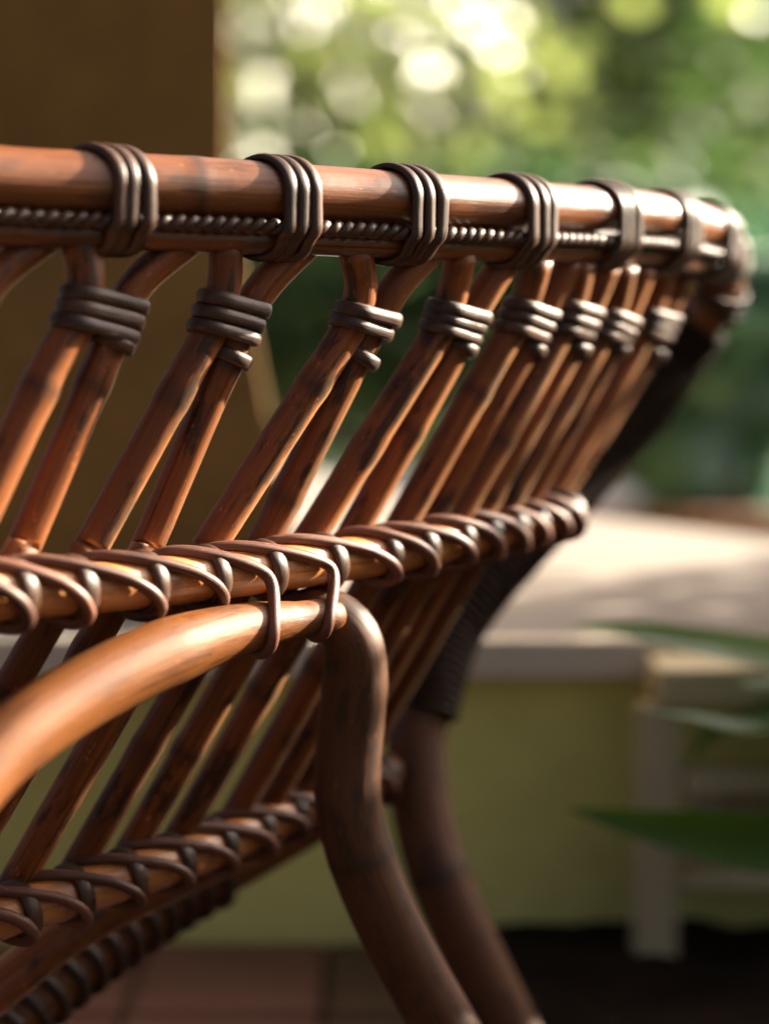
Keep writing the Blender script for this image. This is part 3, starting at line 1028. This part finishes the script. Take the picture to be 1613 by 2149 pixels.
shrub('tall_shrub', 'tall green shrub standing at the very back behind the bright green one', 'shrub', gx(1450, 8.5), 8.5, 2.3, 1.1, .6, 3600, .14, M['leaf_g'], seed=6, clumps=26, fill=.55)
shrub('tall_shrub', 'tall yellow green shrub at the back behind the loose sunlit one', 'shrub', gx(700, 8.8), 8.8, 2.3, 1.6, .6, 5200, .14, M['leaf_y'], seed=7, clumps=24, fill=.55)

# large leaves added for bright spots: waxy ones aimed to flash sun at the camera, thin ones backlit
M['waxy'] = leaf_mat('waxy_leaf', (0.10, 0.14, 0.04), (0.2, 0.24, 0.07), 0.45, 0.3)
M['thin'] = leaf_mat('thin_leaf', (0.10, 0.12, 0.04), (0.15, 0.19, 0.05), 0.4, 0.7, .2)
def big_leaf(root, px, py, y, n, L, mat):
    c = pxw(px, py, y)
    q = Vector(n).normalized().to_track_quat('Z', 'Y').to_matrix() @ Matrix.Rotation(rng.uniform(0, 6.28), 3, 'Z')
    prof = [(-.5, 0), (-.38, .2), (-.12, .33), (.12, .31), (.35, .17), (.52, .01)]
    V = [Vector((u * L, 0, 0)) for u, w in prof] + [Vector((u * L, w * L, w * L * .05)) for u, w in prof[1:-1]] + [Vector((u * L, -w * L, w * L * .05)) for u, w in prof[1:-1]]
    Fc = [(0, 1, 6), (6, 1, 2, 7), (7, 2, 3, 8), (8, 3, 4, 9), (9, 4, 5), (0, 10, 1), (1, 10, 11, 2), (2, 11, 12, 3), (3, 12, 13, 4), (4, 13, 5)]
    me = finish('large_leaf', [q @ v for v in V], Fc, smooth=True)
    me.materials.append(mat)
    me.transform(Matrix.Translation(c))
    link('large_leaf', me, None, root)
for px, py, L in [(905, 150, .10), (893, 247, .10), (1045, 108, .075), (1068, 38, .07), (690, 18, .07), (548, 108, .08), (552, 188, .07),
                  (733, 172, .075), (548, 310, .08), (1585, 35, .06), (640, 60, .05), (960, 5, .06), (880, 95, .05), (620, 235, .05), (1010, 60, .05)]:
    c = pxw(px, py, 5.2)
    h = (sd + (CAM - c).normalized()).normalized()
    n = h + Vector((rng.gauss(0, .03), rng.gauss(0, .03), rng.gauss(0, .03)))
    big_leaf(ys if px < 1300 else gs, px, py, 5.2 + rng.uniform(-.1, .1), n, L, M['waxy'])
for px, py, L in [(1060, 195, .17), (1180, 148, .12), (800, 300, .11), (930, 20, .12), (1530, 5, .14), (1330, 10, .12), (1120, 90, .1), (760, 90, .1), (860, 40, .1)]:
    n = sd + Vector((rng.gauss(0, .2), rng.gauss(0, .2), rng.gauss(0, .2)))
    big_leaf(ys if px < 1150 else gs, px, py, 5.25 + rng.uniform(-.1, .1), n, L, M['thin'])

for k in range(75):
    px, py = rng.uniform(470, 1150), rng.uniform(-60, 340)
    if rng.random() < (px - 800) / 900 + (py - 150) / 500: continue
    n = sd + Vector((rng.gauss(0, .35), rng.gauss(0, .35), rng.gauss(0, .35)))
    big_leaf(ys, px, py, rng.uniform(5.3, 6.1), n, rng.uniform(.06, .12), M['thin'])
for k in range(36):
    px, py = rng.uniform(470, 1100), rng.uniform(-60, 330)
    y = rng.uniform(5.2, 5.9)
    h = (sd + (CAM - pxw(px, py, y)).normalized()).normalized()
    big_leaf(ys, px, py, y, h + Vector((rng.gauss(0, .07), rng.gauss(0, .07), rng.gauss(0, .07))), rng.uniform(.03, .065), M['waxy'])

# unseen hedge added on the right, its top shaped to shade the chair's lower half
hd = empty('shade_hedge', (1.75, 1.2, -0.02))
tag(hd, 'unseen waist high hedge added right of the chair to shade its lower half', 'hedge')
r = np.random.default_rng(21)
n = 13000
HX0, HX1, HY0, HY1 = 1.5, 2.0, -.3, 2.6
P = np.c_[r.uniform(HX0, HX1, n), r.uniform(HY0, HY1, n), r.uniform(0.02, 1.09, n)]
P[:, 2] *= np.interp(P[:, 1], [1.82, 1.90], [1.085, 1.205]) / 1.09
P[:, 2] += .008 * np.sin(P[:, 1] * 17 + 1)
link('crown', leaf_cloud('crown', P, r.normal(size=(n, 3)) + np.array([0, 0, .5]), r.uniform(.05, .09, n), M['leaf_d'], .6), None, hd)
for k in range(10):
    y = HY0 + .15 + k * (HY1 - HY0 - .3) / 9
    link('stem', tube_mesh('stem', catmull([Vector((1.75, y, -.02)), Vector((1.75 + r.normal() * .04, y + r.normal() * .04, .45)), Vector((1.75 + r.normal() * .08, y + r.normal() * .08, .95))], .1), .014, 6), M['bark'], hd)

shrub('laurel_shrub', 'broad dark laurel shrub filling the garden beyond the pillar on its far side', 'shrub', -2.6, 6.4, 2.4, 1.5, .7, 5200, .13, M['leaf_d'], seed=31, clumps=30, fill=.6)
